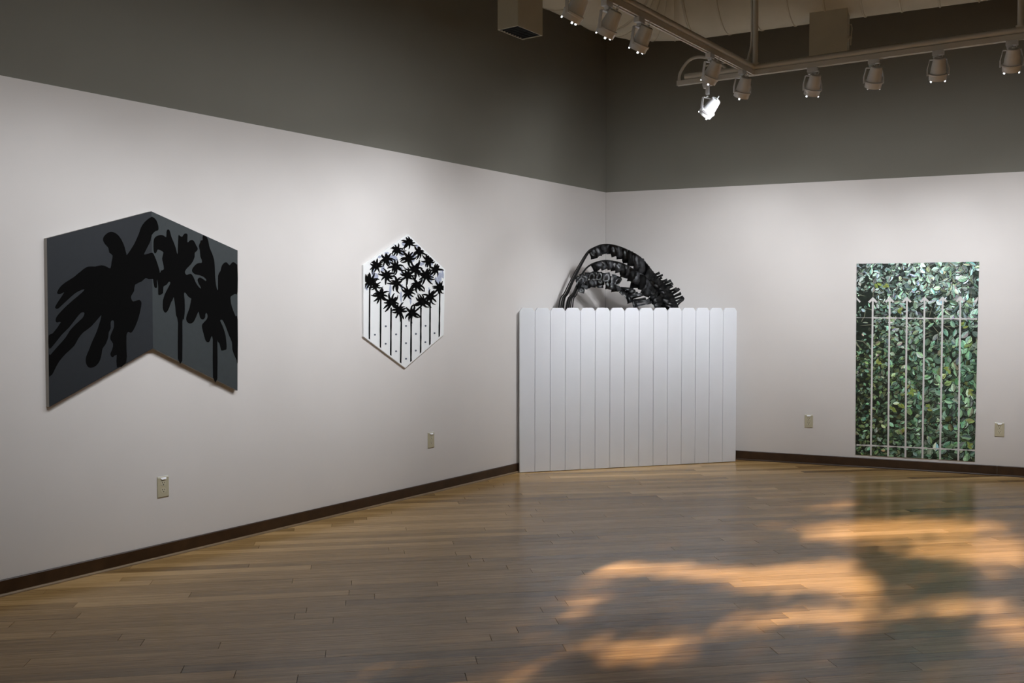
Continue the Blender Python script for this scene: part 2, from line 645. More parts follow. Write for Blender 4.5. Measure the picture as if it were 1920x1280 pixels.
# ------------------------------------------------------------------ black fronds behind the fence
def frond(name, label, off, rib_px, strips, seed):
    """rib and strips are drawn in the enlarged crop (1030,440, x7.111) and stood on a plane parallel to the fence"""
    rg = random.Random(seed)
    p0 = fa - fn * off

    def P(u, v, d=0.0):
        return at_plane(1030 + u / 7.111, 440 + v / 7.111, p0 + fn * d, fn)
    pts = [P(*p) for p in rib_px]
    base = pts[0].copy()
    lowdir = (pts[0] - pts[1]).normalized()
    foot = Vector((base.x, base.y, 0)) + Vector((lowdir.x, lowdir.y, 0)) * 0.10 + fn * 0.0
    mid = (foot + base) / 2 + Vector((lowdir.x, lowdir.y, 0)) * 0.03
    path = [tuple(foot), tuple(mid)] + [tuple(p) for p in pts]
    path = [Vector(p) for p in catmull(path, 5, False)]
    mw = Matrix.Translation(foot)
    t = thing(name, label, 'palm frond', mw, 'black palm fronds behind the fence')
    n = len(path)
    bm = bmesh.new()
    tube(bm, [p - foot for p in path], [0.011 * (1 - 0.75 * i / n) for i in range(n)], 8)
    obj('rib', bm, M['frond_rib'], t, smooth=True)
    for sgn in ((-1, -2) if off > 0.22 else (1, 2) if off < 0.15 else ()):
        bm = bmesh.new()
        m0 = len(path) // 3
        sub = path[:m0 + 8]
        tube(bm, [p - foot + fdir * sgn * 0.022 * (1 - k / len(sub)) + fn * 0.012 * sgn for k, p in enumerate(sub)], [0.008 - 0.005 * k / len(sub) for k in range(len(sub))], 6)
        obj('stalk', bm, M['frond_rib'], t, smooth=True)
    # strips: (u, v) root, (u, v) tip, width in crop pixels, out-of-plane bow
    for (u0, v0, u1, v1, wd) in strips:
        A, B = P(u0, v0), P(u1, v1)
        ax = (B - A)
        ln = ax.length
        ax.normalize()
        lat = ax.cross(fn).normalized()
        hw = wd / 7.111 / 215 / 2 * 1.55
        bow = rg.uniform(0.02, 0.05) * (1 if rg.random() < 0.8 else -1)
        yaw = rg.uniform(-0.25, 0.25)
        bm = bmesh.new()
        rows = []
        for k in range(5):
            f = k / 4
            c = A + ax * (ln * f) + fn * (bow * math.sin(f * 2.2) + 0.004)
            wk = hw * (0.8 + 0.25 * f) * (1.0 if k < 4 else rg.uniform(0.75, 1.05))
            cut = rg.uniform(-0.25, 0.25) * hw if k == 4 else 0
            l2 = lat * math.cos(yaw) + fn * math.sin(yaw)
            rows.append((bm.verts.new(c - l2 * wk + ax * cut - foot), bm.verts.new(c - foot + fn * 0.004), bm.verts.new(c + l2 * wk - ax * cut - foot)))
        for a, b in zip(rows, rows[1:]):
            bm.faces.new((a[0], a[1], b[1], b[0]))
            bm.faces.new((a[1], a[2], b[2], b[1]))
        r = bmesh.ops.solidify(bm, geom=bm.faces[:], thickness=0.0012)
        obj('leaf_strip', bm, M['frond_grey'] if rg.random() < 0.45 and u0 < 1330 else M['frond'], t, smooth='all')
    return t


def along(pl, n, seed, dx, dy, wd, jit=12, f0=0.0, f1=1.0):
    """strip list spread along a polyline: roots on it, tips offset by (dx, dy) interpolated"""
    rg = random.Random(seed)
    L = [0]
    for a, b in zip(pl, pl[1:]):
        L.append(L[-1] + math.dist(a, b))
    out = []
    for i in range(n):
        f = f0 + (f1 - f0) * (i + 0.5) / n
        d = f * L[-1]
        k = max(j for j in range(len(pl) - 1) if L[j] <= d)
        q = (d - L[k]) / (L[k + 1] - L[k])
        u, v = pl[k][0] + (pl[k + 1][0] - pl[k][0]) * q, pl[k][1] + (pl[k + 1][1] - pl[k][1]) * q
        g = (i + 0.5) / n
        x = dx[0] + (dx[1] - dx[0]) * g
        y = dy[0] + (dy[1] - dy[0]) * g
        out.append((u, v, u + x + rg.uniform(-jit, jit), v + y + rg.uniform(-jit, jit) * 1.6, wd * rg.uniform(0.8, 1.15)))
    return out


rib1 = [(180, 985), (255, 760), (375, 500), (520, 240), (610, 168), (740, 130), (900, 150), (1080, 222), (1240, 325), (1400, 520), (1540, 660), (1650, 800), (1715, 985)]
s1 = along([(535, 232), (560, 200), (610, 168), (740, 130), (900, 150), (1080, 222), (1240, 325)], 18, 1, (40, -15), (95, 205), 62, 9)
s1 += along([(1240, 325), (1400, 520)], 6, 2, (-60, -100), (170, 150), 62, 9)
s1 += along([(1385, 520), (1540, 660), (1650, 800), (1715, 960)], 13, 3, (55, 85), (-30, -60), 25, 12)
s1 += along([(1385, 520), (1540, 660), (1650, 800), (1715, 960)], 15, 4, (-120, -170), (110, 60), 62, 22)
s1 += along([(1420, 560), (1540, 700), (1620, 830), (1660, 940)], 9, 41, (-190, -250), (130, 70), 64, 22)
frond('palm_frond', 'topmost black arching palm frond, its spiky tip drooping behind the fence', 0.26, rib1, s1, 5)
rib2 = [(225, 985), (325, 770), (440, 520), (530, 415), (660, 358), (800, 346), (1000, 395), (1250, 540), (1370, 640), (1470, 780), (1530, 985)]
s2 = along([(560, 395), (660, 358), (800, 346), (1000, 395), (1250, 540), (1350, 630)], 16, 6, (40, -70), (85, 215), 74, 9)
s2 += along([(1300, 590), (1370, 640), (1470, 780), (1520, 940)], 7, 7, (60, 120), (90, 40), 44, 14)
s2 += along([(1340, 620), (1470, 800), (1510, 900)], 7, 8, (-70, -130), (110, 60), 58, 14)
frond('palm_frond', 'middle black palm frond with broad grey-lit strips, below the topmost one', 0.20, rib2, s2, 9)
rib3 = [(255, 985), (320, 800), (400, 665), (500, 612), (640, 600), (800, 632), (930, 695), (1040, 790), (1140, 890), (1190, 990)]
s3 = along([(390, 670), (500, 612), (640, 600), (800, 632), (910, 680)], 11, 10, (-30, 10), (-95, -105), 58, 10)
s3 += along([(390, 680), (500, 612), (640, 600), (800, 632), (930, 695)], 11, 12, (-10, 10), (100, 75), 60, 14)
s3 += along([(930, 695), (1040, 790), (1140, 890), (1180, 960)], 9, 13, (115, 160), (15, -60), 24, 14)
s3 += along([(960, 720), (1040, 790), (1140, 890), (1180, 960)], 7, 14, (-40, -70), (50, 20), 44, 10)
s3 += [(400, 660, 340, 560, 40), (430, 640, 400, 520, 40), (380, 690, 345, 600, 36)]
frond('palm_frond', 'lowest black palm frond, strips on both sides of its rib, close behind the fence', 0.13, rib3, s3, 15)


# ------------------------------------------------------------------ chevron painting
def poly_px(side, off, org, sc, pts):
    return [on_wall(side, org[0] + u / sc, org[1] + v / sc, off) for u, v in pts]


C1 = 0.034
Pc = [on_wall('L', x, y, C1) for x, y in ((88.2, 446.5), (283.8, 396), (445.6, 469.4), (445.4, 732), (287, 652.8), (92.6, 763))]
ctr = (sum(p[0] for p in Pc) / 6, min(p[1] for p in Pc))
mwc = FL @ Matrix.Translation((ctr[0], 0, ctr[1]))
loc = lambda pts: [(p[0] - ctr[0], p[1] - ctr[1]) for p in pts]
chev = thing('chevron_painting', 'dark slate chevron-shaped canvas painted with big black palms', 'painting', mwc)
pc = loc(Pc)
bm = bmesh.new()
prism(bm, pc, -C1 + 0.003, -0.0045)
obj('canvas', bm, M['canvas_side'], chev)
bm = bmesh.new()
prism(bm, [pc[0], pc[1], pc[4], pc[5]], -C1, -C1 + 0.003)
o = obj('left_field', bm, M['canvas_dark'], chev)
o['label'] = 'darker slate left half'
bm = bmesh.new()
prism(bm, [pc[1], pc[2], pc[3], pc[4]], -C1, -C1 + 0.003)
o = obj('right_field', bm, M['canvas_mid'], chev)
o['label'] = 'lighter slate right half'
A6, A9, A7, A8 = ((70, 380), 5.565), ((70, 560), 5.565), ((270, 380), 6.737), ((270, 560), 6.4)
palmA = [(A6, [(940, 538), (1010, 430), (1060, 320), (1080, 260), (1120, 200), (1180, 152), (1205, 150), (1240, 180), (1262, 240), (1262, 285), (1235, 295), (1195, 335), (1180, 400), (1150, 460), (1120, 520), (1115, 540), (1160, 530), (1200, 520), (1225, 560), (1255, 640), (1278, 720)]),
         (A7, [(190, 860), (200, 885), (190, 960), (150, 968), (110, 965)]),
         (A6, [(1200, 795), (1160, 797), (1130, 785), (1090, 820), (1020, 855), (1010, 920), (980, 970), (980, 1000), (1000, 1030)]),
         (A9, [(1050, 12), (1075, 18), (1087, 48), (1075, 120), (1055, 200), (1030, 270), (1000, 330), (975, 355), (950, 345), (930, 380), (930, 520), (927, 668), (829, 716), (828, 585), (790, 608), (770, 600), (762, 570), (780, 530), (790, 470), (765, 430), (762, 390), (785, 330), (800, 290), (798, 230), (775, 228), (765, 250), (765, 310), (745, 350), (740, 400), (715, 470), (680, 520), (670, 580), (650, 650), (610, 700), (560, 720), (525, 705), (505, 660), (510, 600), (540, 530), (570, 450), (620, 340), (655, 230), (668, 172), (640, 200), (560, 290), (480, 350), (430, 410), (385, 490), (300, 570), (230, 650), (185, 730), (155, 790), (130, 805), (121, 800), (120, 590), (135, 585), (200, 510), (290, 410), (340, 330), (400, 265), (470, 200), (492, 155), (480, 140), (450, 150), (400, 210), (330, 300), (250, 380), (150, 505), (119, 510), (117, 382), (160, 360)]),
         (A6, [(245, 1246), (205, 1250), (190, 1230), (200, 1190), (250, 1130), (310, 1070), (390, 1000), (450, 950), (492, 905), (460, 910), (400, 940), (330, 1000), (260, 1065), (215, 1105), (188, 1100), (190, 1075), (230, 1010), (280, 935), (245, 950), (215, 952), (207, 930), (240, 875), (300, 825), (380, 775), (470, 700), (530, 665), (600, 665), (670, 652), (720, 665), (762, 683), (775, 610), (785, 550), (750, 520), (740, 470), (705, 430), (685, 390), (695, 350), (740, 310), (790, 305), (840, 335), (880, 390), (910, 460), (928, 530)])]
palmB = [(A7, [(425, 635), (433, 420), (450, 415), (480, 430), (505, 395), (530, 388), (550, 405), (548, 500), (580, 475), (615, 470), (640, 500), (660, 540), (678, 575), (670, 605), (640, 635), (640, 680), (615, 745), (580, 790), (550, 820), (520, 860), (520, 890), (540, 912), (590, 895), (625, 940), (655, 1010), (690, 1060), (715, 1082), (718, 1070), (690, 1020), (675, 975), (690, 950), (715, 945), (755, 970), (780, 988), (785, 970), (750, 935), (700, 915), (650, 905), (615, 880), (605, 850), (625, 810), (665, 770), (700, 760), (730, 755), (728, 720), (712, 680), (705, 600), (692, 545), (710, 500), (715, 475), (740, 470), (743, 412), (794, 434), (815, 500), (830, 570), (860, 640), (885, 720), (893, 800), (900, 950), (912, 1050), (925, 1095), (935, 1090), (935, 920), (965, 860), (980, 800), (1010, 760), (1045, 752), (1080, 790), (1110, 755), (1140, 752), (1170, 780), (1182, 810), (1183, 1130), (1150, 1150), (1100, 1180), (1092, 1210)]),
         (A8, [(1040, 20), (1045, 60), (1070, 140), (1100, 210), (1124, 245), (1124, 765), (1110, 735), (1090, 690), (1060, 610), (1055, 520), (1020, 440), (995, 370), (970, 310), (945, 260), (925, 250), (915, 265), (940, 320), (965, 390), (980, 450), (990, 540), (990, 600), (975, 612), (930, 622), (918, 590), (905, 540), (885, 515), (880, 530), (879, 966), (827, 938), (825, 490), (805, 460), (790, 505), (768, 522), (740, 505), (720, 440), (697, 350), (697, 310), (720, 280), (755, 240), (762, 200), (750, 170), (735, 185), (735, 220), (715, 245), (690, 245), (670, 220), (655, 155), (640, 180), (610, 250), (585, 285), (550, 297), (520, 280), (505, 245), (515, 190), (545, 110), (565, 10)]),
         (A7, [(600, 1213), (580, 1200), (555, 1180), (530, 1145), (515, 1133), (505, 1150)]),
         (A8, [(487, 20), (490, 130), (482, 220), (475, 255), (460, 275), (459, 742), (406, 716), (408, 290), (385, 200), (375, 100), (362, 10)]),
         (A7, [(374, 1192), (355, 1240)]),
         (A8, [(330, 30), (300, 110), (280, 150), (260, 165), (240, 155), (225, 110), (225, 40)]),
         (A7, [(240, 1230), (260, 1160), (300, 1080), (330, 1020), (325, 998), (310, 1000), (285, 1035), (245, 1060), (240, 1140), (195, 1165), (178, 1150), (178, 1060), (168, 985), (162, 975), (166, 1060), (150, 1076), (130, 1060), (115, 965), (125, 900), (165, 840), (200, 885), (215, 855), (250, 840), (240, 760), (228, 700), (245, 630), (215, 605), (175, 590), (160, 620), (140, 640), (122, 610), (120, 500), (130, 450), (160, 420), (210, 408), (250, 415), (280, 435), (283, 370), (295, 340), (315, 340), (330, 370), (345, 430), (375, 500), (400, 570), (415, 630)])]
for nm, segs, dz in (('painted_palm', palmA, 0.0004), ('painted_palm', palmB, 0.0006)):
    pts = []
    for (org, scl), pl in segs:
        pts += poly_px('L', C1, org, scl, pl)
    pts = loc(catmull(pts, 2))
    bm = bmesh.new()
    flat(bm, pts, -C1 - dz)
    obj(nm, bm, M['black_paint'], chev)

# ------------------------------------------------------------------ hexagon painting
HT = 0.020
HO, HS = (650, 420), 4.414
hx = lambda pts: poly_px('L', HT, HO, HS, pts)
Ph = hx([(510, 85), (815, 375), (803, 915), (485, 1190), (140, 930), (138, 340)])
hc = (sum(p[0] for p in Ph) / 6, min(p[1] for p in Ph))
lh = lambda pts: [(p[0] - hc[0], p[1] - hc[1]) for p in pts]
hexa = thing('hexagon_painting', 'small white hexagon painting crowded with black palm tops', 'painting', FL @ Matrix.Translation((hc[0], 0, hc[1])))
bm = bmesh.new()
prism(bm, lh(Ph), -HT, -0.0045)
obj('panel', bm, M['white_panel'], hexa)
rg = random.Random(21)
layer = [0.0003]


def hex_flat(name, pts, m):
    bm = bmesh.new()
    flat(bm, lh(hx(pts)), -HT - layer[0])
    layer[0] += 0.00002
    return obj(name, bm, m, hexa)


HEX = [(505, 95), (805, 378), (795, 905), (485, 1178), (150, 925), (150, 350)]


def inside(u, v):
    s = None
    for i in range(6):
        a, b = HEX[i], HEX[(i + 1) % 6]
        c = (b[0] - a[0]) * (v - a[1]) - (b[1] - a[1]) * (u - a[0])
        if c < 0:
            return False
    return True


def pull_in(u, v, cu, cv):
    for k in range(30):
        if inside(u, v):
            return (u, v)
        u, v = cu + (u - cu) * 0.93, cv + (v - cv) * 0.93
    return (u, v)


for (u, v, a, b) in ((240, 430, 28, 40), (385, 285, 38, 38), (455, 245, 25, 30), (550, 265, 26, 26), (612, 328, 38, 14), (770, 435, 24, 40), (793, 420, 12, 38), (450, 600, 9, 60), (527, 620, 9, 55), (268, 262, 20, 24), (480, 170, 24, 20), (585, 180, 20, 18), (640, 190, 22, 10), (300, 370, 18, 30), (350, 320, 24, 22), (215, 380, 18, 40), (165, 520, 12, 36), (360, 540, 10, 50), (455, 520, 12, 30), (700, 440, 16, 40), (740, 470, 14, 36), (605, 395, 14, 22), (660, 340, 16, 18), (690, 330, 22, 14), (390, 170, 20, 14), (330, 240, 22, 12), (455, 380, 8, 40), (545, 300, 20, 16), (680, 560, 8, 40), (755, 480, 10, 30), (620, 460, 14, 16), (780, 380, 16, 12)):
    n = 6
    ph = rg.random() * 6
    pts = [pull_in(u + a * rg.uniform(0.6, 1.3) * math.cos(ph + k * 2 * PI / n), v + b * rg.uniform(0.6, 1.3) * math.sin(ph + k * 2 * PI / n), u, v) for k in range(n)]
    hex_flat('shadow_patch', pts, M['grey_paint'])
for (x, y0, y1, xb) in ((190, 520, 958, 187), (281, 610, 1030, 279), (367, 690, 1093, 364), (452, 770, 1157, 446), (533, 770, 1150, 531), (614, 690, 1078, 611), (690, 640, 1010, 688), (770, 560, 940, 765)):
    n = 8
    lft, rgt = [], []
    for k in range(n + 1):
        f = k / n
        wd = 6.3 + rg.uniform(-0.9, 0.9)
        xx = x + (xb - x) * f
        yy = y0 + (y1 - y0) * f
        lft.append((xx - wd, yy))
        rgt.append((xx + wd, yy))
    for lst in (lft, rgt):
        while not inside(*lst[-1]):
            lst[-1] = (lst[-1][0], lst[-1][1] - 2)
    hex_flat('stem', lft + rgt[::-1], M['black_paint'])
for (u, v) in ((233, 915), (323, 845), (408, 770), (322, 990), (408, 912), (408, 1052), (490, 842), (490, 985), (490, 1114), (572, 908), (571, 1046), (652, 841), (650, 977), (726, 902)):
    hex_flat('dot', [(u + 8 * math.cos(k * PI / 5), v + 8 * math.sin(k * PI / 5)) for k in range(10)], M['dot_paint'])


def palm_head(u, v, r):
    """irregular blot with tapering crooked fronds"""
    n = rg.randint(9, 11)
    a0 = rg.uniform(0, 1)
    y = -HT - layer[0]
    layer[0] += 0.00002
    bm = bmesh.new()

    def put(pts):
        flat(bm, lh(hx([pull_in(p[0], p[1], u, v) for p in pts])), y)
    put([(u + r * rg.uniform(0.28, 0.46) * math.cos(k * PI / 6), v + r * rg.uniform(0.28, 0.46) * math.sin(k * PI / 6)) for k in range(12)])
    for k in range(n):
        a = a0 + 2 * PI * k / n + rg.uniform(-0.2, 0.2)
        L = r * rg.uniform(0.85, 1.35) * (1.15 if math.sin(a) > 0.2 else 1.0)
        bend = rg.uniform(-0.5, 0.5)
        lft, rgt = [], []
        for j in range(5):
            f = j / 4
            aa = a + bend * f * f
            rr = L * (0.2 + 0.8 * f)
            hw = r * (0.19, 0.165, 0.14, 0.105, 0.05)[j] * rg.uniform(0.8, 1.15)
            cx, cy = u + rr * math.cos(aa), v + rr * math.sin(aa)
            lft.append((cx + hw * math.sin(aa), cy - hw * math.cos(aa)))
            rgt.append((cx - hw * math.sin(aa), cy + hw * math.cos(aa)))
        for j in range(4):
            put([lft[j], lft[j + 1], rgt[j + 1], rgt[j]])
    obj('palm_top', bm, M['black_paint'], hexa)


for (u, v, r) in ((512, 152, 54), (415, 210, 54), (597, 228, 56), (330, 290, 54), (508, 285, 60), (677, 302, 56), (242, 342, 56), (405, 352, 58), (568, 370, 64), (735, 375, 52), (330, 425, 56), (500, 425, 60), (655, 425, 60), (192, 470, 60), (235, 510, 44), (410, 490, 58), (580, 500, 58), (280, 585, 58), (505, 565, 54), (770, 525, 56), (372, 645, 62), (692, 600, 58), (625, 640, 58), (432, 715, 58), (540, 735, 62), (160, 440, 26)):
    palm_head(u, v, r * 1.04)

# ------------------------------------------------------------------ foliage print with the fence cut out of it
PT = 0.004
PO = 0.0045 + PT
PRO, PRS = (1560, 470), 2.978
pr_ = lambda pts: poly_px('R', PO, PRO, PRS, pts)
Pp = pr_([(138, 72), (822, 71), (817, 262), (797, 1176), (131, 1137), (136, 262)])
pcn = (sum(p[0] for p in Pp) / 6, min(p[1] for p in Pp))
lp = lambda pts: [(p[0] - pcn[0], p[1] - pcn[1]) for p in pts]
prt = thing('foliage_print', 'tall photo print of green foliage with pale picket shapes cut through, above baseboard', 'wall print', FR @ Matrix.Translation((pcn[0], 0, pcn[1])))
Lp = lp(Pp)
bm = bmesh.new()
prism(bm, Lp, -PO, -0.0045)
obj('sheet', bm, M['leaf_base'], prt)
xa, xb_ = min(p[0] for p in Lp), max(p[0] for p in Lp)
zt_ = max(p[1] for p in Lp)


def edge_x(z, side):
    pts = [Lp[0], Lp[5], Lp[4]] if side < 0 else [Lp[1], Lp[2], Lp[3]]
    for a, b in zip(pts, pts[1:]):
        if b[1] - 1e-6 <= z <= a[1] + 1e-6:
            f = (a[1] - z) / max(1e-6, a[1] - b[1])
            return a[0] + (b[0] - a[0]) * f
    return pts[0][0] if z > pts[0][1] else pts[-1][0]


def bottom_z(x):
    a, b = Lp[4], Lp[3]
    return a[1] + (b[1] - a[1]) * (x - a[0]) / (b[0] - a[0])


def clampp(x, z):
    z = min(max(z, bottom_z(x)), zt_ - 0.001)
    return (min(max(x, edge_x(z, -1)), edge_x(z, 1)), z)


verts, faces, cols = [], [], []
rg = random.Random(33)
Wp, Hp = xb_ - xa, zt_
depth = [0.0]


def add_leaf(x, z, L, wd, ang, c1, c2):
    ca, sa = math.cos(ang), math.sin(ang)
    prof = [(-0.5, 0), (-0.28, 0.34), (0.0, 0.5), (0.28, 0.33), (0.5, 0)]
    y = -PO - 0.0002 - depth[0]
    depth[0] += 2.2e-7
    for sgn, c in ((1, c1), (-1, c2)):
        b = len(verts)
        for (p, q_) in prof:
            lx, lz = p * L, q_ * wd * sgn
            X, Z = clampp(x + lx * ca - lz * sa, z + lx * sa + lz * ca)
            verts.append((X, y, Z))
            cols.append((*c, 1))
        faces.append(list(range(b, b + 5)) if sgn < 0 else list(range(b + 4, b - 1, -1)))


def jitter(c, s):
    k = rg.uniform(1 - s, 1 + s)
    return tuple(max(0.002, v * k * rg.uniform(0.88, 1.12)) for v in c)


NLEAF = 3800
for i in range(NLEAF):
    f = i / NLEAF                 # later leaves lie on top and are lighter
    x = xa + Wp * rg.random()
    z = Hp * rg.random()
    fx, fz = (x - xa) / Wp, z / Hp
    # dark hollows of the photographed hedge
    hollow = (fz > 0.55 and fx < 0.16 and fz < 0.86) or (0.60 < fz < 0.70 and fx > 0.55) or (0.70 < fz < 0.80 and 0.3 < fx < 0.65 and rg.random() < 0.7)
    if hollow and rg.random() < 0.72:
        continue
    top = max(0, min(1, (fz - 0.55) / 0.3))
    left = max(0, min(1, (0.5 - fx) / 0.4)) * (1 - top)
    size = (0.034 + 0.044 * fx * (1 - 0.4 * top)) * rg.uniform(0.6, 1.25)
    if top > 0.5 and rg.random() < 0.35:
        size *= 1.25
    mid = (0.19, 0.34, 0.22)
    cool = (0.42, 0.60, 0.52)
    yel = (0.22, 0.28, 0.085)
    c = [a * (1 - top) + b * top for a, b in zip(mid, cool)]
    if rg.random() < 0.5 * left + 0.06:
        c = [a * 0.35 + b * 0.65 for a, b in zip(c, yel)]
    lum = (0.2 + 2.2 * f) * rg.uniform(0.4, 1.3)
    if rg.random() < 0.14 + 0.26 * top:
        lum *= 1.5
        c = [v * 0.75 + 0.12 for v in c]
    if rg.random() < 0.25:
        lum *= 0.35
    c1 = jitter([v * lum for v in c], 0.15)
    c2 = jitter([v * lum * rg.uniform(0.55, 0.95) for v in c], 0.1)
    ang = rg.uniform(0, 2 * PI)
    narrow = rg.uniform(0.22, 0.35) if (top > 0.4 and rg.random() < 0.5) else rg.uniform(0.45, 0.72)
    add_leaf(x + 0.002, z - 0.003, size * 1.08, size * narrow * 1.16, ang, (0.008, 0.016, 0.011), (0.006, 0.012, 0.008))
    add_leaf(x, z, size, size * narrow, ang, c1, c2)
# stray stems and yellow sprigs
for i in range(90):
    x, z = xa + Wp * rg.random(), Hp * rg.uniform(0.5, 1)
    add_leaf(x, z, rg.uniform(0.05, 0.14), 0.0035, rg.uniform(0, PI), (0.40, 0.42, 0.30), (0.3, 0.32, 0.22))
for (u, v) in ((770, 790), (385, 870), (340, 880), (265, 620), (545, 875), (650, 665), (440, 790), (730, 420), (260, 190), (300, 200), (400, 1000), (775, 1085), (375, 330)):
    q0 = lp(pr_([(u, v)]))[0]
    for k in range(3):
        add_leaf(q0[0] + rg.uniform(-0.02, 0.02), q0[1] + rg.uniform(-0.02, 0.02), 0.045, 0.022, rg.uniform(0, 2 * PI), jitter((0.36, 0.46, 0.12), 0.2), jitter((0.28, 0.36, 0.09), 0.2))
me = bpy.data.meshes.new('leaf_picture')
me.from_pydata(verts, [], faces)
ca = me.color_attributes.new('Col', 'FLOAT_COLOR', 'POINT')
for i, c in enumerate(cols):
    ca.data[i].color = c
lpic = link('leaf_picture', me, M['leaf_print'], prt)
lpic['kind'] = 'stuff'
YS0, YS1 = -PO - 0.0032, -PO - 0.0002
zrows = []
bars = ((228, 217, 258), (322, 313, 256), (418, 409.5, 256), (517, 505, 255), (618, 603, 254), (717, 705, 253))
for (ut, ub, vt) in bars:
    vb = 1138 + (ub - 131) * (39 / 666)
    bm = bmesh.new()
    hw = 5.0
    prism(bm, lp(pr_([(ut - hw, vt + 22), (ut + hw, vt + 22), (ub + hw, vb), (ub - hw, vb)])), YS0, YS1)
    o = obj('picket_strip', bm, M['strip_white'], prt)
    bm = bmesh.new()
    prism(bm, lp(pr_([(ut, vt), (ut + 27, vt + 27), (ut + 18, vt + 34), (ut + hw, vt + 22), (ut - hw, vt + 22), (ut - 18, vt + 34), (ut - 27, vt + 27)])), YS0, YS1)
    obj('arrow_head', bm, M['strip_white'], prt)
for pts in ([(138, 259), (160, 283), (154, 290), (138, 272)], [(814, 256), (790, 285), (797, 291), (813, 276)]):
    bm = bmesh.new()
    prism(bm, lp(pr_(pts)), YS0, YS1)
    obj('arrow_head', bm, M['strip_white'], prt)


def rail_strip(v_of, t0):
    us = [136] + [b[0] if t0 < 600 else b[1] for b in bars] + [811 if t0 < 600 else 799]
    for k, (a, b) in enumerate(zip(us, us[1:])):
        a2, b2 = a + (5 if k else 1), b - (5 if k < 6 else 1)
        m_ = (a2 + b2) / 2 + rg.uniform(-8, 8)
        th = 5.0
        if k == 0 and t0 < 600:
            th = 1.6
        pts = [(a2, v_of(a2) - th), (m_, v_of(m_) - th * 0.45), (b2, v_of(b2) - th), (b2, v_of(b2) + th), (m_, v_of(m_) + th * 0.35), (a2, v_of(a2) + th)]
        bm = bmesh.new()
        prism(bm, lp(pr_(pts)), YS0 + 0.0003, YS1)
        obj('rail_strip', bm, M['strip_white'], prt)


rail_strip(lambda u: 373 + (u - 136) * 0.011, 370)
rail_strip(lambda u: 1083 + (u - 136) * 0.047, 1085)


# ------------------------------------------------------------------ outlets
def outlet(side, px, py, label):
    x, z = on_wall(side, px, py, 0.006)
    z -= 0.057
    t = thing('wall_outlet', label, 'outlet', (FL if side == 'L' else FR) @ Matrix.Translation((x, 0, z)), 'duplex outlets low on the walls')
    bm = bmesh.new()
    y0, y1, yb = -0.0105, -0.0085, -0.0045
    o_ = [(-0.035, 0), (0.035, 0), (0.035, 0.114), (-0.035, 0.114)]
    i_ = [(-0.0315, 0.0035), (0.0315, 0.0035), (0.0315, 0.1105), (-0.0315, 0.1105)]
    rings = [[bm.verts.new((p[0], y, p[1])) for p in pts] for pts, y in ((o_, yb), (o_, y1), (i_, y0))]
    for a, b in zip(rings, rings[1:]):
        for k in range(4):
            bm.faces.new((a[k], a[(k + 1) % 4], b[(k + 1) % 4], b[k]))
    bm.faces.new(rings[2])
    bm.faces.new(rings[0])
    obj('plate', bm, M['ivory'], t)
    for zc in (0.0765, 0.0375):
        bm = bmesh.new()
        pts = []
        for k in range(16):
            a = 2 * PI * k / 16
            pts.append((0.0168 * math.cos(a), zc + max(-0.0140, min(0.0140, 0.0168 * math.sin(a)))))
        prism(bm, pts, -0.0118, -0.0104)
        r = obj('receptacle', bm, M['ivory_face'], t)
        for sx, hh in ((-0.0065, 0.0080), (0.0065, 0.0068)):
            bm = bmesh.new()
            box(bm, sx - 0.0016, sx + 0.0016, -0.0122, -0.0110, zc + 0.0005, zc + 0.0005 + hh)
            obj('slot', bm, M['slot'], r)
        bm = bmesh.new()
        prism(bm, [(0.0032 * math.cos(k * PI / 4), zc - 0.0075 + 0.0032 * math.sin(k * PI / 4)) for k in range(8)], -0.0122, -0.0110)
        obj('ground_hole', bm, M['slot'], r)
    bm = bmesh.new()
    prism(bm, [(0.002 * math.cos(k * PI / 4), 0.057 + 0.002 * math.sin(k * PI / 4)) for k in range(8)], -0.0113, -0.0104)
    obj('screw', bm, M['ivory_face'], t)
    bm = bmesh.new()
    def wedge(pts):
        fr_ = [bm.verts.new((x_, -0.0062 - (0.1150 - z_) * 0.75, z_)) for x_, z_ in pts]
        bk_ = [bm.verts.new((x_, -0.0060, z_)) for x_, z_ in pts]
        bm.faces.new(fr_)
        bm.faces.new(bk_)
        for k in range(len(pts)):
            bm.faces.new((fr_[k], fr_[(k + 1) % len(pts)], bk_[(k + 1) % len(pts)], bk_[k]))
    wedge([(-0.034, 0.1150), (-0.034, 0.1085), (-0.018, 0.1075), (-0.013, 0.0985), (0.013, 0.0985), (0.018, 0.1075), (0.034, 0.1085), (0.034, 0.1150)])
    o2 = obj('top_tab', bm, M['white_plastic'], t)  # lit top bevel drawn as a white wedge
    o2['label'] = 'white tab on the top edge'


outlet('L', 305.5, 912, 'ivory wall outlet under the dark chevron painting')
outlet('L', 808, 824.5, 'ivory wall outlet below the white hexagon painting')
outlet('R', 1516.5, 789, 'ivory wall outlet between the picket fence and the foliage print')
outlet('R', 1874, 805, 'ivory wall outlet beyond the foliage print, farthest from the corner')

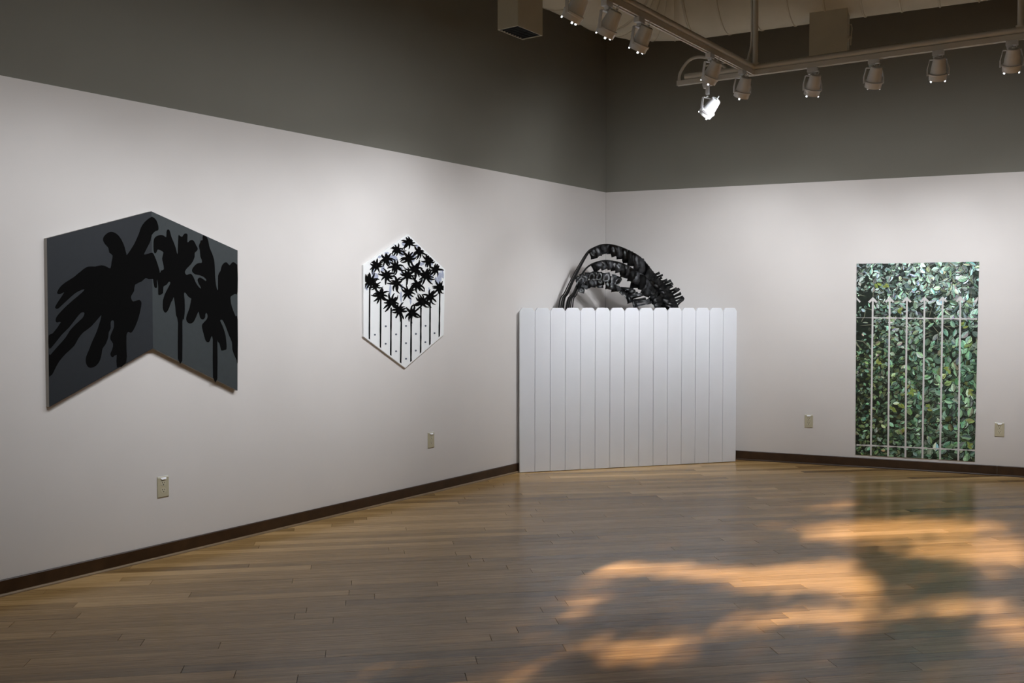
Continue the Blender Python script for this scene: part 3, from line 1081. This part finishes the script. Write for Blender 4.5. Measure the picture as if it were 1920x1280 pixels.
# ------------------------------------------------------------------ duct with drop registers
ZB, DR = 3.50, 0.38
alpha = R(16.5)
eD = Vector((dL.x, dL.y, 0))
q1, q2 = at_z(1150, 73, ZB), at_z(1016, 10, ZB)
p1, p2 = at_z(1300, 74, ZB), at_z(1860, 0, ZB)
dA = (q2 - q1).normalized()
dB = (p2 - p1).normalized()
nA = Vector((-dA.y, dA.x, 0))
nA = nA if nA.dot(EYE - q1) > 0 else -nA
nB = Vector((dB.y, -dB.x, 0))
nB = nB if nB.dot(EYE - p1) > 0 else -nB
axz = DR * math.cos(alpha)
q1a = q1 + nA * DR * math.sin(alpha) + UP * axz
p1a = p1 + nB * DR * math.sin(alpha) + UP * axz
den = dA.x * dB.y - dA.y * dB.x
wv = p1a - q1a
kA = (wv.x * dB.y - wv.y * dB.x) / den
X0 = q1a + dA * kA
turn = math.acos(max(-1, min(1, (-dA).dot(dB))))
T = 0.46
Rr = T / math.tan(turn / 2) if turn > 0.01 else 1
Rr = T / math.tan(turn / 2)
duct = thing('air_duct', 'large round beige air duct bending round the corner near the ceiling', 'air duct', Matrix.Translation(X0))


def duct_run(name, path, rad, ridge):
    bm = bmesh.new()
    pts, rs = [], []
    for i in range(len(path) - 1):
        a, b = path[i], path[i + 1]
        L = (b - a).length
        d = (b - a).normalized()
        n = max(1, int(L / ridge))
        for k in range(n):
            c = a + d * (L * k / n)
            for s, rr in ((0.0, rad), (0.004, rad + 0.006), (0.012, rad + 0.006), (0.016, rad)):
                pts.append(c + d * s)
                rs.append(rr)
    pts.append(path[-1])
    rs.append(rad)
    tube(bm, [p - X0 for p in pts], rs, 40)
    return obj(name, bm, M['duct'], duct, smooth=True)


endA = X0 + dA * T
endB = X0 + dB * T
duct_run('left_run', [endA, X0 + dA * 8.2], DR, 0.62)
duct_run('right_run', [endB, X0 + dB * 5.2], DR, 0.24)
cc = X0 + (dA + dB).normalized() * (T / math.sin(turn / 2) if False else math.sqrt(Rr * Rr + T * T))
va, vb = endA - cc, endB - cc
NG = 5
full = va.angle(vb)
axis = va.cross(vb).normalized()
gp = [endA]
for k in range(1, NG):
    rv = Matrix.Rotation(full * k / NG, 3, axis) @ va
    gp.append(cc + rv)
gp.append(endB)
for k in range(NG):
    bm = bmesh.new()
    a, b = gp[k], gp[k + 1]
    d = (b - a).normalized()
    # a gore: both ends cut square to the bend
    ra = (a - cc).normalized()
    rb = (b - cc).normalized()
    rings = []
    for c, rad_dir, rr in ((a, ra, DR + 0.006), (a + d * 0.008, ra, DR + 0.0005), (b - d * 0.008, rb, DR + 0.0005), (b, rb, DR + 0.004)):
        rings.append([bm.verts.new(c - X0 + (rad_dir * math.cos(2 * PI * j / 40) + UP * math.sin(2 * PI * j / 40)) * rr) for j in range(40)])
    for r1, r2 in zip(rings, rings[1:]):
        for j in range(40):
            bm.faces.new((r1[j], r1[(j + 1) % 40], r2[(j + 1) % 40], r2[j]))
    obj('elbow_gore', bm, M['duct'], duct, smooth=True)


def register(near, ax, bx, la, lb, top):
    """box hanging from the duct: near bottom corner, two horizontal directions and lengths"""
    m = Matrix((ax, bx, UP)).transposed().to_4x4()
    m.translation = near - X0
    bm = bmesh.new()
    hgt = top - near.z
    t = 0.006
    box(bm, 0, la, 0, t, 0, hgt)
    box(bm, 0, la, lb - t, lb, 0, hgt)
    box(bm, 0, t, t, lb - t, 0, hgt)
    box(bm, la - t, la, t, lb - t, 0, hgt)
    b = obj('register_box', bm, M['duct'], duct, m)
    bm = bmesh.new()
    box(bm, t, la - t, t, lb - t, 0.012, 0.020)
    for k in range(9):
        y = t + (lb - 2 * t) * (k + 0.5) / 9
        box(bm, t, la - t, y - 0.004, y + 0.004, 0.002, 0.012)
    obj('grille', bm, M['grille'], b)
    return b


n1 = at_z(971, 48, 3.2)
register(n1, (-nL), dL, 0.165, 0.285, 3.62)
n2 = at_z(1517, 105, 3.2)
bx2 = Vector((-dB.y, dB.x, 0))
bx2 = bx2 if bx2.dot(n2 - EYE) > 0 else -bx2
rb_ = register(n2, dB, bx2, 0.262, 0.12, 3.60)
bm = bmesh.new()
tube(bm, [(0.262, 0.05, 0.20), (0.285, 0.045, 0.20), (0.29, 0.04, 0.17), (0.285, 0.03, 0.10), (0.283, 0.03, 0.05)], 0.004, 6)
box(bm, 0.262, 0.29, 0.03, 0.05, 0.10, 0.115)
obj('damper_lever', bm, M['duct'], rb_)

# ------------------------------------------------------------------ lighting track
ZT = 3.0
J = at_z(1412, 142, ZT)
track_dir1 = -dL
track_dir2 = nL.copy()
e2 = at_z(1882, 78.5, ZT)
track_dir2 = Vector((e2.x - J.x, e2.y - J.y, 0)).normalized()
e1 = at_z(1141, 4, ZT)
track_dir1 = Vector((e1.x - J.x, e1.y - J.y, 0)).normalized()
trk = thing('lighting_track', 'off-white track and conduit grid hung from rods below the duct', 'lighting track', Matrix.Translation(J))


def rail_mesh(a, d, l0, l1):
    """hollow track section with a slot underneath"""
    n = Vector((-d.y, d.x, 0))
    m = Matrix((d, n, UP)).transposed().to_4x4()
    m.translation = a
    bm = bmesh.new()
    box(bm, l0, l1, -0.017, -0.006, 0.0, 0.034, mw=m)
    box(bm, l0, l1, 0.006, 0.017, 0.0, 0.034, mw=m)
    box(bm, l0, l1, -0.006, 0.006, 0.020, 0.034, mw=m)
    r = obj('rail', bm, M['track'], trk)
    bm = bmesh.new()
    box(bm, l0 + 0.002, l1 - 0.002, -0.0058, 0.0058, 0.016, 0.0198, mw=m)
    obj('slot', bm, M['groove'], r)


zero = Vector()
end2 = at_z(1276, 164, ZT)
ext = (end2 - J).dot(track_dir2)
rail_mesh(zero, track_dir1, 0.018, 5.2)
rail_mesh(zero, track_dir2, -0.018 if False else ext, 4.6)
for d, a, b in ((track_dir1, 0.0, 5.2), (track_dir2, ext + 0.06, 4.6)):
    bm = bmesh.new()
    tube(bm, [d * a + UP * 0.058, d * b + UP * 0.058], 0.0225, 14)
    obj('conduit', bm, M['track'], trk, smooth=True)
for d, a in ((track_dir1, 0.0), (track_dir2, (at_z(1913, 74, ZT) - J).dot(track_dir2)), (track_dir1, 3.6)):
    bm = bmesh.new()
    p = d * a + (track_dir2 * 0.015 if a == 0 else zero)
    tube(bm, [p + UP * 0.075, p + UP * (CEIL - ZT)], 0.019, 12)
    lathe(bm, [(0.0, 0.086), (0.028, 0.086), (0.028, 0.072), (0.0, 0.072)], 14, Matrix.Translation(p))
    obj('suspension_rod', bm, M['track'], trk, smooth=True)
bm = bmesh.new()
pr0 = track_dir2 * 0.015 - track_dir2 * 0.028
tube(bm, [tuple(v) for v in catmull([tuple(track_dir1 * 0.06 - track_dir2 * 0.015 + UP * 0.085), tuple(track_dir1 * 0.03 - track_dir2 * 0.02 + UP * 0.14), tuple(pr0 + UP * 0.25), tuple(pr0 + UP * 0.6), tuple(pr0 + UP * (CEIL - ZT))], 5, False)], 0.008, 8)
obj('cable', bm, M['track'], trk, smooth=True)
bm = bmesh.new()
a0 = track_dir2 * (ext + 0.012) + UP * 0.034
tube(bm, [tuple(v) for v in catmull([tuple(a0), tuple(a0 + UP * 0.06 + track_dir2 * 0.01), tuple(a0 + UP * 0.135 + track_dir2 * 0.07), tuple(a0 + UP * 0.155 + track_dir2 * 0.15), tuple(a0 + UP * 0.12 + track_dir2 * 0.26), tuple(a0 + UP * 0.045 + track_dir2 * 0.36)], 6, False)], 0.011, 10)
obj('flexible_conduit', bm, M['track'], trk, smooth=True)
bm = bmesh.new()
tube(bm, [a0 + UP * 0.085 + track_dir2 * 0.2, a0 + UP * 0.085 + track_dir2 * 0.52], 0.007, 8)
obj('cable', bm, M['track'], trk, smooth=True)

# ------------------------------------------------------------------ track spotlights
LAMP = {}


def lamp_meshes():
    def mk(name, bm, m, smooth=True):
        bmesh.ops.recalc_face_normals(bm, faces=bm.faces)
        me = bpy.data.meshes.new(name)
        bm.to_mesh(me)
        bm.free()
        if smooth:
            me.shade_smooth()
            me.set_sharp_from_angle(angle=R(35))
        me.materials.append(m)
        LAMP[name] = me
    bm = bmesh.new()
    box(bm, -0.034, 0.034, -0.018, 0.018, -0.030, 0.0, 0.003)
    box(bm, -0.030, 0.006, -0.014, 0.014, -0.044, -0.030, 0.002)
    mk('adapter', bm, M['lamp'])
    bm = bmesh.new()          # yoke: flat U bracket, arms along +-X, hanging
    hw = 0.0045
    pts = [(-0.064, -0.156), (-0.064, -0.115), (-0.050, -0.056), (0.050, -0.056), (0.064, -0.115), (0.064, -0.156)]
    prof = [Vector((x, 0, z)) for x, z in pts]
    prev = None
    for i, p in enumerate(prof):
        q0 = prof[max(i - 1, 0)]
        q1_ = prof[min(i + 1, len(prof) - 1)]
        t_ = (q1_ - q0).normalized()
        nn = Vector((-t_.z, 0, t_.x)) * 0.002
        ring = [bm.verts.new(p + nn + Vector((0, 0.009, 0))), bm.verts.new(p + nn - Vector((0, 0.009, 0))), bm.verts.new(p - nn - Vector((0, 0.009, 0))), bm.verts.new(p - nn + Vector((0, 0.009, 0)))]
        if prev:
            for k in range(4):
                bm.faces.new((prev[k], prev[(k + 1) % 4], ring[(k + 1) % 4], ring[k]))
        else:
            bm.faces.new(ring)
        prev = ring
    bm.faces.new(list(reversed(prev)))
    lathe(bm, [(0.0, -0.042), (0.009, -0.042), (0.009, -0.058), (0.0, -0.058)], 10)
    mk('yoke', bm, M['lamp'])
    # housing: axis local +Z is the back, -Z is where the light goes; origin at the pivot
    bm = bmesh.new()
    lathe(bm, [(0.0, 0.126), (0.034, 0.126), (0.041, 0.121), (0.047, 0.085), (0.0525, 0.045), (0.056, 0.006), (0.058, 0.002), (0.054, 0.0), (0.0, 0.0)], 28)
    mk('housing', bm, M['lamp'])
    bm = bmesh.new()
    lathe(bm, [(0.055, 0.014), (0.066, 0.013), (0.0675, 0.009), (0.0655, 0.005), (0.0665, 0.001), (0.0655, -0.002), (0.0625, -0.004), (0.060, -0.036), (0.055, -0.036), (0.055, -0.004), (0.055, 0.014)], 28)
    mk('rim', bm, M['lamp'])
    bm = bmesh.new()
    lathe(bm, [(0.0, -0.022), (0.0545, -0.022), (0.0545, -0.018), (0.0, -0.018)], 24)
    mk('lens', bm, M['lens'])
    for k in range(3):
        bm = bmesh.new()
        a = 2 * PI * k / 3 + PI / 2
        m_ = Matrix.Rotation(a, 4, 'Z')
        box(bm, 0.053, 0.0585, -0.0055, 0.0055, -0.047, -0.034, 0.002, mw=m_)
        mk('light_slot%d' % k, bm, M['lens'])  # clips catching the lamp light; their brightness is put in as emission
    bm = bmesh.new()
    ring = [(0.020 * math.cos(2 * PI * k / 14), 0.0, 0.141 + 0.018 * math.sin(2 * PI * k / 14)) for k in range(15)]
    tube(bm, ring, 0.0028, 6)
    lathe(bm, [(0.0, 0.134), (0.010, 0.134), (0.012, 0.126), (0.0, 0.126)], 10)
    mk('rear_ring', bm, M['lamp'])


lamp_meshes()
TGROUP = 'white track spotlights on the ceiling track'


def spotlight(pos, trackd, aim, label, power, cone, tilt, blend=1.0, spin=0.0, drop=0.0, housing_az=None):
    """pos: underside of the track; aim: where the beam goes; tilt: lean of the housing from straight down"""
    t = thing('track_spotlight', label, 'spotlight', Matrix.Translation(pos), TGROUP)

    def add(key, name, parent, mw):
        o = link(name, LAMP[key], None, parent)
        o.matrix_local = mw
        return o
    rt = Matrix.Rotation(math.atan2(trackd.y, trackd.x), 4, 'Z')
    if drop:
        bm = bmesh.new()
        box(bm, -0.012, 0.012, -0.012, 0.012, -0.03 - drop, -0.03, 0.002)
        obj('stem', bm, M['lamp'], t, rt)
    add('adapter', 'adapter', t, rt)
    pv = Vector((0, 0, -drop))
    hd = aim - (pos + Vector((0, 0, -0.15 - drop)))
    az = Vector((hd.x, hd.y, 0)).normalized() if housing_az is None else housing_az
    side = az.cross(UP)                    # yoke spreads sideways to the aim
    my = Matrix((side, UP.cross(side), UP)).transposed().to_4x4()
    my.translation = pv
    add('yoke', 'yoke', t, my)
    ax = (az * math.sin(tilt) - UP * math.cos(tilt)).normalized()   # beam axis of the housing
    zz = -ax
    xx = side
    yy = zz.cross(xx)
    mh = Matrix((xx * 0.86, yy * 0.86, zz * 0.86)).transposed().to_4x4()
    mh.translation = pv + Vector((0, 0, -0.152))
    if spin:
        mh = mh @ Matrix.Rotation(spin, 4, 'Z')
    h = add('housing', 'housing', t, mh)
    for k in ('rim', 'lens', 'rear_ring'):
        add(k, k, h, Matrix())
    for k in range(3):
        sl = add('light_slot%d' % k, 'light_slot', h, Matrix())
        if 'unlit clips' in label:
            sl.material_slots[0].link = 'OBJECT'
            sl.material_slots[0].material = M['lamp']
    if power > 0:
        ld = bpy.data.lights.new('bulb', 'SPOT')
        ld.energy = power
        ld.color = SPOT_COL
        ld.spot_size = R(cone)
        ld.spot_blend = blend
        ld.shadow_soft_size = 0.03
        lo = bpy.data.objects.new('bulb', ld)
        COL.objects.link(lo)
        src = pos + pv + Vector((0, 0, -0.150)) + ax * 0.055
        lo.matrix_world = Matrix.Translation(src) @ (aim - src).to_track_quat('-Z', 'Y').to_matrix().to_4x4()
        l2 = bpy.data.lights.new('bulb_spill', 'SPOT')
        l2.energy = power / SPOT_W * SPILL_W
        l2.color = SPOT_COL
        l2.spot_size = R(110)
        l2.spot_blend = 1.0
        l2.shadow_soft_size = 0.05
        lo2 = bpy.data.objects.new('bulb_spill', l2)
        COL.objects.link(lo2)
        d2 = az * math.sin(R(60)) - UP * math.cos(R(60))
        lo2.matrix_world = Matrix.Translation(src) @ d2.to_track_quat('-Z', 'Y').to_matrix().to_4x4()
    return t


def lw(px, py):
    return at_plane(px, py, CORNER, nL)


def rw(px, py):
    return at_plane(px, py, CORNER, nR)


t1 = lambda px, py: J + track_dir1 * ((at_z(px, py, ZT) - J).dot(track_dir1))
t2 = lambda px, py: J + track_dir2 * ((at_z(px, py, ZT) - J).dot(track_dir2))
step = (t1(1065, -30) - t1(1136, 4)).length
lampsL = [
    (t1(1068, -28), lw(560, 600), 'white track spotlight over the left wall, cut by the top edge beside the register', 1.0, 34),
    (t1(1136, 3), lw(690, 560), 'white track spotlight aimed at left wall, second from the top edge', 0.9, 34),
    (t1(1196, 34), lw(770, 545), 'white track spotlight aimed at left wall, just above the bare rail stretch', 1.0, 32),
    (t1(1325, 102), lw(950, 560), 'white track spotlight before the curved flexible conduit, aimed left', 0.6, 34),
    (t1(1384, 133), at_z(1130, 577, 1.366) if False else at_plane(1200, 650, fa, fn), 'upright white track spotlight nearest the track junction, facing the corner', 1.3, 30),
]
for p, aim, lab, k, tl in lampsL:
    spotlight(p, track_dir1, aim, lab, SPOT_W * k, 60, R(tl), spin=R(20))
lampsR = [
    (t2(1530, 132), rw(1330, 560), 'white track spotlight below the duct register, first right of junction', 0.9, 30),
    (t2(1642, 115), rw(1470, 545), 'white track spotlight with unlit clips, second right of the track junction', 1.0, 30),
    (t2(1761, 97.5), rw(1680, 590), 'white track spotlight above the foliage print, third right of junction', 1.0, 28),
    (t2(1898, 77), rw(1810, 590), 'white track spotlight cut by the photo edge under a suspension rod', 1.0, 30),
]
for p, aim, lab, k, tl in lampsR:
    spotlight(p, track_dir2, aim, lab, SPOT_W * k, 60, R(tl), spin=0.0)
spotlight(t2(1333, 157), track_dir2, at_plane(1080, 640, fa, fn), 'brightly lit white spotlight hanging lowest, under the short end of track', SPOT_W * 0.95, 60, R(48), drop=0.06, spin=R(40))
# the track goes on out of view; unseen spotlights added there for wall light
for i in range(3):
    p = t1(1068, -28) + track_dir1 * (0.75 * (i + 1))
    spotlight(p, track_dir1, lw((400, 230, 20)[i], 600), 'white track spotlight out of the photo, over the chevron painting, number %s along' % ('one', 'two', 'three')[i], SPOT_W * (0.8, 0.7, 0.95)[i], 60, R(34))
for i in range(2):
    p = t2(1898, 77) + track_dir2 * (0.7 * (i + 1))
    spotlight(p, track_dir2, rw((1950, 2150)[i], 540), 'white track spotlight out of the photo, past the right edge, number %s along' % ('one', 'two')[i], SPOT_W * 0.9, 60, R(30))

# ------------------------------------------------------------------ outside: unseen foliage added, leaves placed to dapple the sun on the floor
structure(wall_slab('ground', frame(plan(S_BACK + 8, 5), -nL), -20, 20, -0.2, -0.05, M['lawn'], None, -7.8, 14))
PATCH = [(1085, 1130, 60, 34, 1.0), (1150, 1067, 90, 17, .7), (1240, 1066, 120, 14, .7), (1340, 1076, 120, 20, .8), (1450, 1085, 110, 25, 1.0), (1560, 1080, 120, 30, 1.4), (1640, 1108, 70, 26, .7),
         (1500, 1150, 130, 22, .7), (1580, 1166, 90, 18, .6), (1420, 1165, 90, 20, .6), (1240, 1215, 120, 28, .95), (1120, 1212, 60, 14, .5), (1350, 1190, 110, 20, .7),
         (1740, 985, 150, 17, 1.0), (1630, 1000, 80, 28, .6), (1720, 1032, 150, 20, .7), (1830, 1045, 70, 15, .7), (1905, 1040, 40, 25, .9), (1840, 1130, 90, 15, .8), (1905, 1172, 70, 22, 1.1), (1750, 1150, 110, 18, .7),
         (1560, 948, 70, 10, .6), (1480, 986, 90, 9, .55), (1550, 1003, 70, 11, .6), (1100, 1022, 60, 10, .45), (990, 1262, 70, 20, .75), (1170, 1238, 120, 20, .7), (1285, 1266, 60, 14, .5), (1890, 1205, 60, 20, .7), (1810, 1012, 120, 24, .55), (1630, 1186, 140, 15, .7), (1200, 1030, 90, 11, .5), (1135, 1092, 60, 20, .5), (1860, 1075, 70, 12, .5), (1010, 1180, 40, 14, .4)]


DARK = [(1230, 1130, 95, 42, 1.3), (1385, 1132, 90, 18, .7), (1390, 1048, 120, 22, .6), (1480, 1228, 180, 42, 1.2), (1725, 1228, 120, 48, 1.2), (1110, 1258, 110, 25, 1.0), (1660, 1062, 60, 34, .8), (1745, 1095, 110, 20, .7), (1885, 1100, 60, 22, .7), (1020, 1100, 50, 40, .6), (1280, 1005, 150, 26, .6)]


def patch(px, py):
    return -sum(a * math.exp(-((px - x) / sx) ** 2 - ((py - y) / sy) ** 2) for x, y, sx, sy, a in DARK) + sum(a * math.exp(-((px - x) / sx / 0.92) ** 2 - ((py - y) / sy / 0.92) ** 2) for x, y, sx, sy, a in PATCH)


rg = random.Random(5)
S_TREE = 13.2
tv, tf = [], []
cs = S_BACK
sstep, tstep = 0.06, 0.042
ns = int(10.0 / sstep)
nt_ = int(9.4 / tstep)
for i in range(ns):
    for j in range(nt_):
        s = -2.0 + sstep * (i + rg.random())
        t = 0.4 + tstep * (j + rg.random())
        fp = plan(s, t)
        pr = project(fp)
        if pr is not None and -30 < pr[0] < W + 30 and 890 < pr[1] < H + 30:
            m_ = patch(*pr)
        elif t < 2.4:
            m_ = 0
        else:
            m_ = 0.30 + 0.45 * math.sin(s * 3.1 + 1.3 * math.sin(t * 2.0)) * math.sin(t * 2.6 + s)
        for rep_ in range((2 if m_ < 0.2 else 1) if rg.random() < max(0.0, min(1.0, (0.85 - m_) / 0.62)) else 0):
            back = (S_TREE + rg.uniform(-0.5, 0.5) - s) / sun_dir.dot(dL)
            c = fp - sun_dir * back + nL * rg.uniform(-0.02, 0.02)
            u = Vector((rg.uniform(-1, 1), rg.uniform(-1, 1), rg.uniform(-1, 1))).normalized()
            a = (nL + u * 0.5).normalized()
            b = (UP + u.cross(nL) * 0.5).normalized()
            L_, w_ = rg.uniform(0.07, 0.10), rg.uniform(0.04, 0.06)
            k = len(tv)
            tv += [tuple(c - a * L_ / 2), tuple(c + b * w_ / 2), tuple(c + a * L_ / 2), tuple(c - b * w_ / 2)]
            tf.append((k, k + 1, k + 2, k + 3))
tb = plan(S_TREE, 5.4)  # foot of the added tree
added_tree = thing('tree', 'leafy tree outside the window behind the camera', 'tree', Matrix.Translation(Vector((tb.x, tb.y, -0.05))))
me = bpy.data.meshes.new('crown')
base = Vector((tb.x, tb.y, -0.05))
me.from_pydata([tuple(Vector(v) - base) for v in tv], [], tf)
cr = link('crown', me, M['tree_leaf'], added_tree)
cr['kind'] = 'stuff'
bm = bmesh.new()
tube(bm, [(0, 0, 0), (0.03, 0.02, 1.2), (0, 0.05, 2.4), (0.1, 0, 4.2), (0.1, 0.1, 6.5)], [0.16, 0.13, 0.11, 0.06, 0.02], 10)
obj('trunk', bm, M['bark'], added_tree, smooth=True)
